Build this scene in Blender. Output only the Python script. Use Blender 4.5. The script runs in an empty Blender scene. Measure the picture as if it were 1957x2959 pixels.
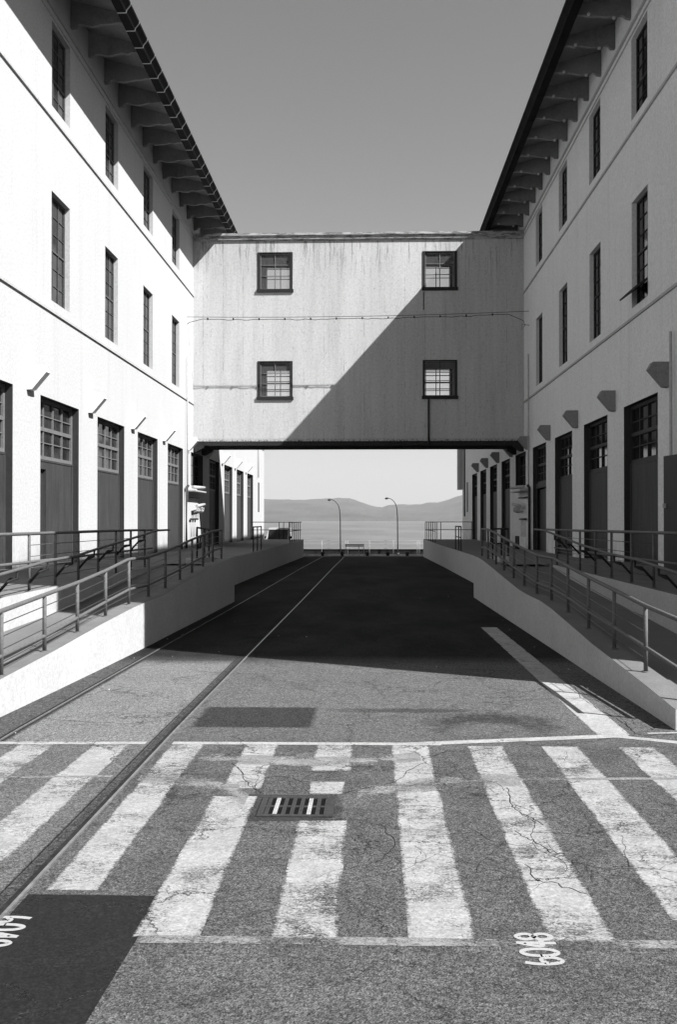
import bpy, bmesh, math, random
from mathutils import Vector
random.seed(7)
SC = bpy.context.scene
COL = SC.collection
R = math.radians

# ------------------------------------------------------------------ camera, sky, sun, exposure
YAW, PITCH, EYE = math.atan(94.5/2854), math.atan(23.5/2854), 1.93
cd = bpy.data.cameras.new('camera'); cam = bpy.data.objects.new('camera', cd); COL.objects.link(cam)
cd.sensor_fit = 'HORIZONTAL'; cd.sensor_width = 24; cd.lens = 35.0; cd.clip_start = .05; cd.clip_end = 20000
cam.location = (0, 0, EYE); cam.rotation_euler = (R(90)+PITCH, 0, YAW)
SC.camera = cam
SUN = Vector((1, -.575, 1.106)).normalized()
elev = math.asin(SUN.z)
w = bpy.data.worlds.new('World'); SC.world = w; w.use_nodes = True
wn = w.node_tree; wn.nodes.clear()
sky = wn.nodes.new('ShaderNodeTexSky'); sky.sky_type = 'NISHITA'; sky.sun_disc = False
sky.sun_elevation = elev; sky.sun_rotation = math.atan2(SUN.x, SUN.y); sky.altitude = 5
sky.air_density = 1.0; sky.dust_density = 0.35; sky.ozone_density = 1.6
sep = wn.nodes.new('ShaderNodeSeparateColor')          # black-and-white film behind a yellow filter: mostly the red-green of the sky
m1 = wn.nodes.new('ShaderNodeMath'); m1.operation = 'MULTIPLY'; m1.inputs[1].default_value = .30
m2 = wn.nodes.new('ShaderNodeMath'); m2.operation = 'MULTIPLY'; m2.inputs[1].default_value = .55
m3 = wn.nodes.new('ShaderNodeMath'); m3.operation = 'ADD'
bg = wn.nodes.new('ShaderNodeBackground'); bg.inputs[1].default_value = .064
wo = wn.nodes.new('ShaderNodeOutputWorld')
wn.links.new(sky.outputs[0], sep.inputs[0])
wn.links.new(sep.outputs[0], m1.inputs[0]); wn.links.new(sep.outputs[1], m2.inputs[0])
wn.links.new(m1.outputs[0], m3.inputs[0]); wn.links.new(m2.outputs[0], m3.inputs[1])
wn.links.new(m3.outputs[0], bg.inputs[0]); wn.links.new(bg.outputs[0], wo.inputs[0])
sl = bpy.data.lights.new('sun', 'SUN'); sl.energy = 4.6; sl.angle = R(.5); sl.color = (1, 1, 1)
so = bpy.data.objects.new('sun', sl); COL.objects.link(so); so.rotation_euler = SUN.to_track_quat('Z', 'Y').to_euler()
vs = SC.view_settings; vs.view_transform = 'Standard'; vs.look = 'None'; vs.gamma = 1; vs.exposure = 1.3
SC.cycles.max_bounces = 8; SC.cycles.diffuse_bounces = 5; SC.cycles.transparent_max_bounces = 12

# ------------------------------------------------------------------ helpers
class MB:
    def __init__(s): s.v = []; s.f = []; s.uv = []; s.sm = []
    def quad(s, a, b, c, d, uv=None):
        n = len(s.v); s.v += [a, b, c, d]; s.f.append((n, n+1, n+2, n+3)); s.uv.append(uv); s.sm.append(False)
    def poly(s, pts):
        n = len(s.v); s.v += pts; s.f.append(tuple(range(n, n+len(pts)))); s.uv.append(None); s.sm.append(False)
    def box(s, x0, x1, y0, y1, z0, z1):
        n = len(s.v)
        s.v += [(x0,y0,z0),(x1,y0,z0),(x1,y1,z0),(x0,y1,z0),(x0,y0,z1),(x1,y0,z1),(x1,y1,z1),(x0,y1,z1)]
        for q in ((0,3,2,1),(4,5,6,7),(0,1,5,4),(1,2,6,5),(2,3,7,6),(3,0,4,7)):
            s.f.append(tuple(n+i for i in q)); s.uv.append(None); s.sm.append(False)
        return s
    def prism(s, a, b):      # two equal-length loops of points, capped
        n = len(s.v); k = len(a); s.v += list(a)+list(b)
        s.f.append(tuple(n+i for i in range(k))); s.f.append(tuple(n+k+i for i in reversed(range(k))))
        s.uv += [None]*2; s.sm += [False]*2
        for i in range(k):
            j = (i+1) % k; s.f.append((n+i, n+k+i, n+k+j, n+j)); s.uv.append(None); s.sm.append(False)
        return s
    def tube(s, pts, r, seg=8, cap=True):
        pts = [Vector(p) for p in pts]; rings = []
        up0 = Vector((0,0,1))
        for i, p in enumerate(pts):
            d = Vector((0,0,0))
            if i > 0: d += (p-pts[i-1]).normalized()
            if i < len(pts)-1: d += (pts[i+1]-p).normalized()
            d.normalize()
            u = d.cross(up0)
            if u.length < .05: u = d.cross(Vector((1,0,0)))
            u.normalize(); v2 = d.cross(u).normalized()
            rr = r[i] if isinstance(r, (list, tuple)) else r
            n = len(s.v)
            s.v += [tuple(p+u*rr*math.cos(2*math.pi*k/seg)+v2*rr*math.sin(2*math.pi*k/seg)) for k in range(seg)]
            rings.append(n)
        for a, b in zip(rings, rings[1:]):
            for k in range(seg):
                j = (k+1) % seg; s.f.append((a+k, b+k, b+j, a+j)); s.uv.append(None); s.sm.append(True)
        if cap:
            s.f.append(tuple(rings[0]+k for k in range(seg))); s.f.append(tuple(rings[-1]+k for k in reversed(range(seg))))
            s.uv += [None]*2; s.sm += [False]*2
        return s
    def build(s, name, mat, parent=None, fix=True):
        me = bpy.data.meshes.new(name); me.from_pydata([tuple(p) for p in s.v], [], s.f)
        if any(u for u in s.uv):
            ul = me.uv_layers.new(name='m'); li = 0
            for f, u in zip(s.f, s.uv):
                for i in range(len(f)): ul.data[li].uv = u[i] if u else (0, 0); li += 1
        for p, q in zip(me.polygons, s.sm): p.use_smooth = q
        if fix:
            bm = bmesh.new(); bm.from_mesh(me); bmesh.ops.recalc_face_normals(bm, faces=bm.faces); bm.to_mesh(me); bm.free()
        me.materials.append(mat)
        o = bpy.data.objects.new(name, me); COL.objects.link(o)
        if parent: o.parent = parent; o.matrix_parent_inverse = parent.matrix_world.inverted()
        return o
def tag(o, label=None, cat=None, group=None, kind=None):
    if label: o['label'] = label
    if cat: o['category'] = cat
    if group: o['group'] = group
    if kind: o['kind'] = kind
    return o
def empty(name, label, cat, loc=(0,0,0), group=None):
    o = bpy.data.objects.new(name, None); COL.objects.link(o); o.location = loc
    o.empty_display_size = .3; bpy.context.view_layer.update()
    return tag(o, label, cat, group)
def copy_tree(o, off, parent=None, label=None):
    c = o.copy(); COL.objects.link(c); c.parent = parent
    if parent is None:
        c.location = Vector(o.location)+Vector(off)
    if label: c['label'] = label
    for ch in o.children: copy_tree(ch, off, c)
    return c
def interp(tab, y):
    if y <= tab[0][0]: return tab[0][1]
    for (a, b), (c, d) in zip(tab, tab[1:]):
        if y <= c: return b+(d-b)*(y-a)/(c-a)
    return tab[-1][1]

# ------------------------------------------------------------------ materials (all greys: the place as black-and-white film sees it)
def new_mat(name, base=.5, rough=.8, spec=.3, metal=0):
    m = bpy.data.materials.new(name); m.use_nodes = True; nt = m.node_tree; b = nt.nodes['Principled BSDF']
    b.inputs['Base Color'].default_value = (base, base, base, 1); b.inputs['Roughness'].default_value = rough
    b.inputs['Specular IOR Level'].default_value = spec; b.inputs['Metallic'].default_value = metal
    return m, nt, b
class NT:
    def __init__(s, nt): s.nt = nt; s.tc = nt.nodes.new('ShaderNodeTexCoord'); s.geo = None
    def n(s, t): return s.nt.nodes.new(t)
    def l(s, a, b): s.nt.links.new(a, b)
    def inp(s, sock, v):
        if isinstance(v, (int, float)): sock.default_value = v
        elif isinstance(v, tuple): sock.default_value = v
        else: s.l(v, sock)
    def math(s, op, a, b=None, c=None, clamp=False):
        n = s.n('ShaderNodeMath'); n.operation = op; n.use_clamp = clamp
        s.inp(n.inputs[0], a)
        if b is not None: s.inp(n.inputs[1], b)
        if c is not None: s.inp(n.inputs[2], c)
        return n.outputs[0]
    def pos(s):
        if not s.geo: s.geo = s.n('ShaderNodeNewGeometry')
        return s.geo.outputs['Position']
    def noise(s, scale, detail=4, rough=.6, stretch=(1,1,1), vec=None, dim='3D'):
        mp = s.n('ShaderNodeMapping'); s.l(vec or s.pos(), mp.inputs[0]); mp.inputs['Scale'].default_value = stretch
        t = s.n('ShaderNodeTexNoise'); s.l(mp.outputs[0], t.inputs['Vector']); t.inputs['Scale'].default_value = scale
        t.inputs['Detail'].default_value = detail; t.inputs['Roughness'].default_value = rough
        return t.outputs[0]
    def ramp(s, v, a, b, lo=0., hi=1.):
        n = s.n('ShaderNodeMapRange'); s.inp(n.inputs[0], v); n.inputs[1].default_value = a; n.inputs[2].default_value = b
        n.inputs[3].default_value = lo; n.inputs[4].default_value = hi; n.clamp = True
        return n.outputs[0]
    def xyz(s):
        n = s.n('ShaderNodeSeparateXYZ'); s.l(s.pos(), n.inputs[0]); return n.outputs
    def mix(s, f, a, b):      # grey mix
        return s.math('ADD', s.math('MULTIPLY', a, s.math('SUBTRACT', 1., f)), s.math('MULTIPLY', b, f))
    def col(s, v, sock):
        n = s.n('ShaderNodeCombineColor')
        for i in range(3): s.inp(n.inputs[i], v)
        s.l(n.outputs[0], sock)
    def bump(s, h, strength, dist, bsdf):
        n = s.n('ShaderNodeBump'); s.inp(n.inputs['Height'], h); n.inputs['Strength'].default_value = strength
        n.inputs['Distance'].default_value = dist; s.l(n.outputs[0], bsdf.inputs['Normal'])
    def box(s, x0, x1, y0, y1, soft=.02, wob=.0):   # 1 inside a ground rectangle, ragged edge
        o = s.xyz(); x, y = o[0], o[1]
        if wob:
            nz = s.math('MULTIPLY', s.math('SUBTRACT', s.noise(9, 5, .7), .5), wob)
            nz2 = s.math('MULTIPLY', s.math('SUBTRACT', s.noise(7.3, 5, .7, (1.3,1,1)), .5), wob)
            x = s.math('ADD', x, nz); y = s.math('ADD', y, nz2)
        m = None
        for v, e, sg in ((x, x0, 1), (x, x1, -1), (y, y0, 1), (y, y1, -1)):
            k = s.ramp(v, e-soft*sg, e+soft*sg)
            if sg < 0: k = s.ramp(v, e-soft, e+soft, 1., 0.)
            m = k if m is None else s.math('MULTIPLY', m, k)
        return m

def crack_net(q, scale=1.1, width=.010, lo=.44, hi=.54):
    cr = q.n('ShaderNodeTexVoronoi'); cr.feature = 'DISTANCE_TO_EDGE'; cr.inputs['Scale'].default_value = scale
    addn = q.n('ShaderNodeVectorMath'); addn.operation = 'ADD'; nz = q.n('ShaderNodeTexNoise'); nz.inputs['Scale'].default_value = 4; nz.inputs['Detail'].default_value = 8; nz.inputs['Roughness'].default_value = .7
    q.l(q.pos(), nz.inputs['Vector'])
    scl = q.n('ShaderNodeVectorMath'); scl.operation = 'SCALE'; scl.inputs['Scale'].default_value = .45; q.l(nz.outputs['Color'], scl.inputs[0])
    q.l(q.pos(), addn.inputs[0]); q.l(scl.outputs[0], addn.inputs[1]); q.l(addn.outputs[0], cr.inputs['Vector'])
    return q.math('MULTIPLY', q.ramp(cr.outputs['Distance'], width*.4, width, 1., 0.), q.ramp(q.noise(.8, 3, .6), lo, hi))
def grit(q, lo=.45, hi=1.55):
    out = None
    for sc in (120, 62):
        v_ = q.n('ShaderNodeTexVoronoi'); v_.inputs['Scale'].default_value = sc; q.l(q.pos(), v_.inputs['Vector'])
        sp = q.n('ShaderNodeSeparateColor'); q.l(v_.outputs['Color'], sp.inputs[0])
        k = q.ramp(sp.outputs[0], 0, 1, lo if sc == 120 else (lo+1)/2, hi if sc == 120 else (hi+1)/2)
        out = k if out is None else q.math('MULTIPLY', out, k)
    return out
def stucco(name, base, dirt=.06, bump=.25):
    m, nt, b = new_mat(name, base, .9, .2); q = NT(nt)
    a = q.ramp(q.noise(.6, 5, .6), .3, .75, base*(1-dirt), base)
    f = q.ramp(q.noise(16, 8, .9), .40, .60, .78, 1.10)
    g = q.ramp(q.noise(2.5, 6, .75, (1,1,.15)), .55, .8, 1., 1-dirt)
    o = q.xyz(); low = q.math('MULTIPLY', q.ramp(o[2], .7, 1.5, 1., 0.), q.ramp(q.noise(3, 6, .75, (1, 1, .5)), .42, .6))
    run = q.math('MULTIPLY', q.ramp(q.noise(2.2, 6, .8, (1, 1, .05)), .52, .64), .07)
    c_ = q.math('MULTIPLY', q.math('MULTIPLY', q.math('MULTIPLY', a, f), g), q.math('SUBTRACT', 1., run))
    q.col(q.mix(q.math('MULTIPLY', low, .6), c_, base*.3), b.inputs['Base Color'])
    q.bump(q.noise(60, 4, .7), bump, .01, b)
    return m
M = {}
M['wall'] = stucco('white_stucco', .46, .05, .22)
M['wall_shade_lifted'] = stucco('shade_lifted_stucco', .74, .06, .22)  # lighter stucco copy for the shaded front, bounced light painted into its colour
M['trim'] = stucco('trim_white', .44, .1, .15)
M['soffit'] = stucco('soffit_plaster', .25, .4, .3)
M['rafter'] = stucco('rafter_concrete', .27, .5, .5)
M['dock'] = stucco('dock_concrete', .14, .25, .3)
M['kerbwhite'] = stucco('white_kerb', .5, .1, .2)
def simple(name, base, rough=.6, spec=.3, metal=0, var=.25, scale=20, bump=0):
    m, nt, b = new_mat(name, base, rough, spec, metal); q = NT(nt)
    q.col(q.ramp(q.noise(scale, 5, .65), .25, .75, base*(1-var), base*(1+var)), b.inputs['Base Color'])
    if bump: q.bump(q.noise(scale*2, 4, .6), bump, .01, b)
    return m
M['door'] = simple('dark_painted_wood', .042, .65, .25, 0, .18, 6)
m, nt, b = new_mat('dark_board_doors', .042, .65, .2); q = NT(nt); o = q.xyz()
gv = q.math('LESS_THAN', q.math('FRACT', q.math('DIVIDE', o[1], .155)), .07)
dv = q.math('MULTIPLY', q.ramp(q.noise(5, 7, .8, (1, 1, .12)), .40, .60, .034, .052), q.ramp(q.noise(16, 8, .9), .4, .6, .85, 1.15))
dv = q.mix(q.math('MULTIPLY', q.ramp(o[2], 1.6, .75), q.ramp(q.noise(6, 6, .8), .42, .58)), dv, .022)
q.col(q.mix(q.math('MULTIPLY', gv, .35), dv, .015), b.inputs['Base Color']); q.bump(gv, .3, -.01, b); M['door'] = m
M['doorframe'] = simple('dark_frame_paint', .03, .6, .25, 0, .2, 8)
M['muntin'] = simple('light_muntin', .13, .6, .3, 0, .35, 18)
M['finlit'] = stucco('fin_sunlit', .72, .03, .1)  # sunlit copy of the fin colour, raised to paint the full sun in
M['finshade'] = stucco('fin_shaded', .26, .1, .1)  # shaded copy of the fin colour, shade painted in as darker grey
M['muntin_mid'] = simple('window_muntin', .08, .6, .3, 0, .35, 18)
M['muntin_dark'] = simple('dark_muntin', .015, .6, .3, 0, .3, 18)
M['gutter'] = simple('dark_gutter', .006, .7, .04, 0, .4, 6)
M['beam'] = simple('rusty_beam', .02, .8, .2, 0, .6, 9, .4)
M['railpaint'] = simple('grey_rail_paint', .10, .6, .15, .0, .3, 25)
M['raildark'] = simple('dark_rail_paint', .02, .6, .15, 0, .3, 25)
M['cable'] = simple('steel_cable', .06, .4, .4, .3)
M['black'] = simple('black_interior', .004, .9, .1)
M['pipe'] = simple('white_pipe_paint', .36, .6, .3, 0, .35, 14)
M['pipedark'] = simple('dark_pipe', .03, .6, .3, 0, .3, 14)
M['iron'] = simple('cast_iron', .035, .6, .4, .2, .5, 30, .4)
M['groove'] = simple('filled_rail_groove', .022, .9, .05, 0, .5, 14)
M['steel'] = simple('worn_rail_steel', .25, .35, .5, .6, .4, 12)
M['roof'] = simple('roof_tiles', .08, .8, .2, 0, .4, 3)
M['timber'] = simple('tarred_timber', .018, .9, .1, 0, .5, 4)
M['lamp'] = simple('dark_lamp_post', .04, .5, .3)
M['bench'] = simple('bench_wood', .12, .7, .2)
M['palefence'] = simple('pale_fence_paint', .33, .6, .3)
M['carpaint'] = simple('car_paint', .30, .3, .5)
M['cloudy'] = simple('dusty_white', .5)
def glass(name, base, var, rough=.12):
    m, nt, b = new_mat(name, base, rough, .5); q = NT(nt)
    q.col(q.ramp(q.noise(1.7, 4, .6), .35, .7, base*(1-var), base*(1+var)), b.inputs['Base Color'])
    q.bump(q.noise(1.6, 2, .5), .08, .02, b)
    return m
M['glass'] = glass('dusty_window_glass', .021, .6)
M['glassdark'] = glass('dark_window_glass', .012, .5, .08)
# clear pane: you see through the bridge windows
m, nt, b = new_mat('clear_pane', .8, .05, .5); q = NT(nt)
tr = q.n('ShaderNodeBsdfTransparent'); mx = q.n('ShaderNodeMixShader'); mx.inputs[0].default_value = .07
q.l(tr.outputs[0], mx.inputs[1]); q.l(b.outputs[0], mx.inputs[2]); q.l(mx.outputs[0], nt.nodes['Material Output'].inputs[0]); M['clear'] = m

m, nt, b = new_mat('painted_concrete', .37, .9, .2); q = NT(nt)
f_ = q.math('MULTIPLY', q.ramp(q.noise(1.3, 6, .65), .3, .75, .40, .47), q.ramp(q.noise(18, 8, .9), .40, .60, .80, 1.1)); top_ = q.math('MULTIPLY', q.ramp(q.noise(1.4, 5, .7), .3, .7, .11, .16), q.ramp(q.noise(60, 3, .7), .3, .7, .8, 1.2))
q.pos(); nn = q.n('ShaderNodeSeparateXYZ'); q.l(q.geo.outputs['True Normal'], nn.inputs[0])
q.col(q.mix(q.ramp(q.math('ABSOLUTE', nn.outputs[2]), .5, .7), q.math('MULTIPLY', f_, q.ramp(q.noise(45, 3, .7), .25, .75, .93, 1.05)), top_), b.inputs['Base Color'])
o = q.xyz(); q.bump(q.math('ADD', q.noise(40, 4, .7), q.math('MULTIPLY', q.math('LESS_THAN', q.math('FRACT', q.math('DIVIDE', o[1], 2.44)), .008), -2.)), .3, .01, b); M['retain'] = m
# bridge skin: painted vertical boards with joints, run-off streaks and rust
m, nt, b = new_mat('bridge_cladding', .6, .85, .2); q = NT(nt); o = q.xyz()
base = q.ramp(q.noise(.5, 4, .6, (1.6, 1, .35)), .3, .7, .42, .49)
streak = q.math('MULTIPLY', q.ramp(q.noise(2.2, 6, .75, (1, .1, .06)), .47, .66, 1., .86), q.ramp(q.noise(11, 8, .9), .40, .60, .85, 1.12))
fr = q.math('FRACT', q.math('DIVIDE', q.math('ADD', o[0], 8.), .905))
seam = q.math('LESS_THAN', q.math('ABSOLUTE', q.math('SUBTRACT', fr, .5)), .011)
seam = q.math('MULTIPLY', seam, q.ramp(q.noise(1.6, 5, .8, (1, 1, 1.2)), .47, .6))
specks = q.ramp(q.noise(9, 6, .85, (1, 1, .55)), .595, .63)
rust = q.ramp(q.noise(5, 6, .8, (.55, 1, 1)), .56, .62)
top = q.ramp(o[2], 13.6, 14.35)
vert = q.ramp(q.noise(6.5, 5, .8, (1, .1, .07)), .53, .60)
topz = q.math('MULTIPLY', q.ramp(o[2], 12.6, 14.4), vert)
v = q.math('MULTIPLY', base, streak)
v = q.mix(q.math('MULTIPLY', seam, .65), v, .12)
v = q.mix(q.math('MULTIPLY', specks, .5), v, .12)
v = q.mix(q.math('MULTIPLY', topz, .7), v, .1)
lowr = q.math('MULTIPLY', q.ramp(o[2], 5.62, 5.46), q.ramp(q.noise(11, 5, .8), .47, .56))
v = q.mix(lowr, v, .03)
q.col(v, b.inputs['Base Color']); q.bump(q.noise(30, 4, .7), .2, .01, b); M['bridge'] = m
m, nt, b = new_mat('bridge_cornice_paint', .5, .85, .2); q = NT(nt)
rust = q.ramp(q.noise(4.5, 7, .85, (.4, 1, 2.6)), .485, .54)
q.col(q.mix(q.math('MULTIPLY', rust, .75), q.ramp(q.noise(2, 4, .6), .3, .7, .32, .44), .04), b.inputs['Base Color'])
q.bump(q.noise(25, 4, .7), .4, .02, b); M['cornice'] = m

# asphalt street with its track lane, patches and stains
m, nt, b = new_mat('street_asphalt', .1, .95, .04); q = NT(nt); o = q.xyz()
big = q.ramp(q.noise(.45, 5, .6), .3, .7, .074, .096)
wide = q.ramp(q.noise(2.3, 6, .75), .36, .64, .80, 1.20)
agg = q.ramp(q.noise(30, 8, .9), .38, .62, .8, 1.2)
vor = q.n('ShaderNodeTexVoronoi'); q.l(q.pos(), vor.inputs['Vector']); vor.inputs['Scale'].default_value = 110
stone = q.ramp(vor.outputs['Distance'], .05, .55, 1.15, .85)
v = q.math('MULTIPLY', q.math('MULTIPLY', q.math('MULTIPLY', big, wide), agg), stone)
# finer asphalt at the middle distance and beyond (rolled smooth)
fine = q.math('MULTIPLY', q.ramp(q.noise(1.2, 5, .65), .25, .75, .088, .112), q.ramp(q.noise(24, 8, .92), .40, .60, .65, 1.35))
v = q.mix(q.ramp(o[1], 8.2, 9.6), v, fine)
lane = q.math('MULTIPLY', q.ramp(q.noise(1.1, 6, .65, (1, .5, 1)), .25, .75, .13, .165), q.ramp(q.noise(24, 8, .9), .40, .60, .8, 1.2))
v = q.mix(q.math('MULTIPLY', q.box(-3.2, -1.93, -20, 13.8, .02, .03), q.ramp(o[1], 8.44, 8.50, .35, 1.)), v, lane)
v = q.mix(q.math('MULTIPLY', q.box(-3.2, -1.93, 13.8, 90, .5, .1), .75), v, .022)  # lane colour darkened too, painting in the shade from here on
edge = q.math('MULTIPLY', q.ramp(q.noise(6, 6, .75), .25, .75, .055, .085), q.ramp(q.noise(25, 8, .9), .41, .59, .55, 1.45))
v = q.mix(q.box(-4.2, -3.3, -20, 90, .03, .05), v, edge)
v = q.mix(q.box(-3.30, -3.20, -20, 90, .025, .04), v, .028)       # tar along the far rail
v = q.mix(q.box(-1.905, -1.79, -20, 90, .006, .01), v, q.ramp(q.noise(20, 7, .85), .4, .6, .03, .07))
v = q.mix(q.box(-1.926, -1.912, -20, 90, .006, .012), v, .014)
v = q.mix(q.math('MULTIPLY', q.box(-1.69, -.56, 9.2, 10.24, .03, .12), .9), v, .028)   # square repair
v = q.mix(q.math('MULTIPLY', q.box(-9, 9, 13.9, 68, .5, .5), .93), v, q.ramp(q.noise(.7, 6, .75, (1, .35, 1)), .38, .62, .006, .024))                # warehouse shade up the street, painted in as a darker asphalt colour
def blob(cx, cy, rx, ry):
    dx = q.math('DIVIDE', q.math('SUBTRACT', o[0], cx), rx); dy = q.math('DIVIDE', q.math('SUBTRACT', o[1], cy), ry)
    d2 = q.math('ADD', q.math('MULTIPLY', dx, dx), q.math('MULTIPLY', dy, dy))
    return q.ramp(q.math('ADD', q.math('SUBTRACT', 1., d2), q.math('MULTIPLY', q.math('SUBTRACT', q.noise(5, 6, .75), .5), 2.4)), .1, .8)
st = q.math('MAXIMUM', q.math('SUBTRACT', blob(1.15, 9.45, .75, .75), blob(1.1, 9.1, .45, .55), None, True), q.math('MULTIPLY', blob(.35, 10.1, 1.0, .16), .8))
v = q.mix(q.math('MULTIPLY', st, .9), v, .032)
oil = q.ramp(q.noise(.8, 5, .75), .56, .66)
v = q.mix(q.math('MULTIPLY', oil, .35), v, .04)
crk = crack_net(q)
v = q.math('MULTIPLY', v, grit(q))
v = q.mix(q.math('MULTIPLY', crk, .8), v, .015)
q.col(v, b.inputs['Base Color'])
q.bump(q.math('ADD', q.noise(60, 3, .75), vor.outputs['Distance']), .45, .012, b); M['asphalt'] = m

m, nt, b = new_mat('ramp_floor_concrete', .2, .9, .2); q = NT(nt)
q.col(q.math('MULTIPLY', q.ramp(q.noise(1, 5, .65), .25, .75, .11, .15), q.ramp(q.noise(70, 3, .7), .3, .7, .8, 1.2)), b.inputs['Base Color']); M['floor'] = m

# road paint: worn away where the noise says so
def paint(name, base, wear, edge=.16, fleck=60, gr=.12):
    m, nt, b = new_mat(name, base, .8, .25); q = NT(nt)
    uv = q.n('ShaderNodeSeparateXYZ'); q.l(q.tc.outputs['UV'], uv.inputs[0])
    e = q.math('MINIMUM', q.math('SUBTRACT', 1., q.math('ABSOLUTE', uv.outputs[0])), q.math('MULTIPLY', q.math('SUBTRACT', 1., q.math('ABSOLUTE', uv.outputs[1])), 12.))
    big = q.noise(1.7, 6, .7); mid = q.noise(9, 7, .82, (.55, 1.7, 1)); sm = q.noise(fleck, 5, .85, (.6, 1.3, 1))
    score = q.math('ADD', q.math('ADD', q.math('MULTIPLY', big, 1.3), q.math('MULTIPLY', mid, .55)), q.math('MULTIPLY', sm, 1.1))
    score = q.math('ADD', score, q.math('MULTIPLY', q.math('MINIMUM', e, edge), .24/edge))
    score = q.math('ADD', score, q.math('MULTIPLY', q.math('SUBTRACT', grit(q, 0, 2), 1.), .05)); a = q.math('MULTIPLY', q.ramp(score, 1.34+wear, 1.56+wear), q.math('SUBTRACT', 1., crack_net(q)))
    q.col(q.math('MULTIPLY', q.math('MULTIPLY', grit(q, 1-gr, 1+gr), q.ramp(q.noise(4, 5, .7), .35, .65, base*.8, base*1.08)), q.ramp(q.noise(30, 8, .9), .41, .59, .72, 1.2)), b.inputs['Base Color'])
    tr = q.n('ShaderNodeBsdfTransparent'); mx = q.n('ShaderNodeMixShader'); q.l(a, mx.inputs[0])
    q.l(tr.outputs[0], mx.inputs[1]); q.l(b.outputs[0], mx.inputs[2]); q.l(mx.outputs[0], nt.nodes['Material Output'].inputs[0])
    return m
M['paint'] = paint('worn_white_paint', .285, 0.135)
M['paintfaint'] = paint('faded_white_paint', .20, .25)
M['paintedge'] = paint('edge_line_paint', .32, -.02)
M['spray'] = paint('sprayed_number_paint', .30, -.04)
M['smear'] = paint('smeared_white_paint', .20, .17, .9)
M['paintbright'] = paint('bright_white_paint', .31, -.2)
M['collar'] = paint('dark_collar_asphalt', .035, .10, .5)
M['stain'] = paint('oily_stain', .028, .10, .9)
M['patch'] = paint('black_patch_asphalt', .009, -.12, .28, gr=.6)
M['crack'] = simple('dark_crack', .022, .9, .1)  # one dark grey for the road cracks
M['chalk'] = simple('spray_paint', .30, .8, .2, 0, .12, 40)

# ------------------------------------------------------------------ ground
GP = [(-60, 0), (9, 0), (15, -.05), (25, -.15), (47, -.32), (66, -.52), (82, -1.03), (86, -1.05)]
def G(y): return interp(GP, y)
def sheet(name, rects, lift, mat, kind='structure', step=1.5):
    mb = MB()
    for r in rects:          # (x0,x1,y0,y1) or 4 corner points
        if len(r) == 4 and not isinstance(r[0], tuple):
            x0, x1, y0, y1 = r; pts = ((x0, y0), (x1, y0), (x1, y1), (x0, y1))
        else: pts = r
        n = max(1, int(abs(pts[3][1]-pts[0][1])/step))
        L = lambda p, q_, t: (p[0]+(q_[0]-p[0])*t, p[1]+(q_[1]-p[1])*t)
        for i in range(n):
            t0, t1 = i/n, (i+1)/n
            a, b_, c, d = L(pts[0], pts[3], t0), L(pts[1], pts[2], t0), L(pts[1], pts[2], t1), L(pts[0], pts[3], t1)
            mb.quad(*[(p[0], p[1], G(p[1])+lift) for p in (a, b_, c, d)], uv=((-1, 2*t0-1), (1, 2*t0-1), (1, 2*t1-1), (-1, 2*t1-1)))
    o = mb.build(name, mat, fix=False)
    return tag(o, kind=kind) if kind else o
mb = MB(); ys = [-60, -20, 0, 5, 9, 12, 15, 20, 25, 32, 40, 47, 56, 66, 72, 82, 86]
for a, b_ in zip(ys, ys[1:]):
    for x0, x1 in ((-60, -9), (-9, 9), (9, 60)): mb.quad((x0, a, G(a)), (x1, a, G(a)), (x1, b_, G(b_)), (x0, b_, G(b_)))
mb.quad((-60, 86, -1.05), (60, 86, -1.05), (60, 86, -9), (-60, 86, -9))
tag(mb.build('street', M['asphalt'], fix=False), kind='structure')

# ------------------------------------------------------------------ crosswalk and road markings
ST = [(-.47+.64*k, -.155+.64*k) for k in range(-4, 7)]
rc = []
for x0, x1 in ST:
    if x1 < -1.7 or x0 > -1.7: rc.append((x0, x1, 4.56, 8.5))
rc = [r for r in rc if not (r[0] < -1.6 and r[1] > -1.98)]
rc = [r for r in rc if r[0] > -1.2 or r[0] < -1.9]
rc += [((-1.70, 5.12), (-1.43, 5.12), (-1.43, 8.5), (-1.72, 8.5))]
# the stripes beside the drain are broken by it
rr = []
for r in rc:
    if not isinstance(r[0], tuple) and -1.0 < r[0] < -.1 and r[1] < 0:
        if r[0] < -.6: rr += [r]
        else: rr += [(r[0], r[1], 4.56, 6.36), (r[0]+.02, r[1]-.04, 6.98, 7.3), (r[0], r[1], 7.62, 8.5)]
    elif not isinstance(r[0], tuple) and abs(r[0]+1.11) < .02: rr += [(r[0], r[1], 4.56, 6.9), (r[0]+.03, r[1], 7.1, 8.5)]
    else: rr.append(r)
sheet('crosswalk_marking', rr, .002, M['paint'], step=4)
sheet('road_line', [((-5, 8.36), (-5, 8.46), (-1.95, 8.56), (-1.95, 8.46)), ((-1.72, 8.47), (-1.72, 8.57), (.6, 8.60), (.6, 8.50)), ((.3, 8.47), (.3, 8.6), (2.3, 9.02), (2.3, 8.88)),
    ((2.18, 8.86), (2.22, 8.95), (3.6, 8.30), (3.5, 8.2)), ((2.5, 9.02), (2.5, 9.07), (3.8, 9.25), (3.8, 9.2))], .0030, M['paintbright'], step=9)
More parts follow.
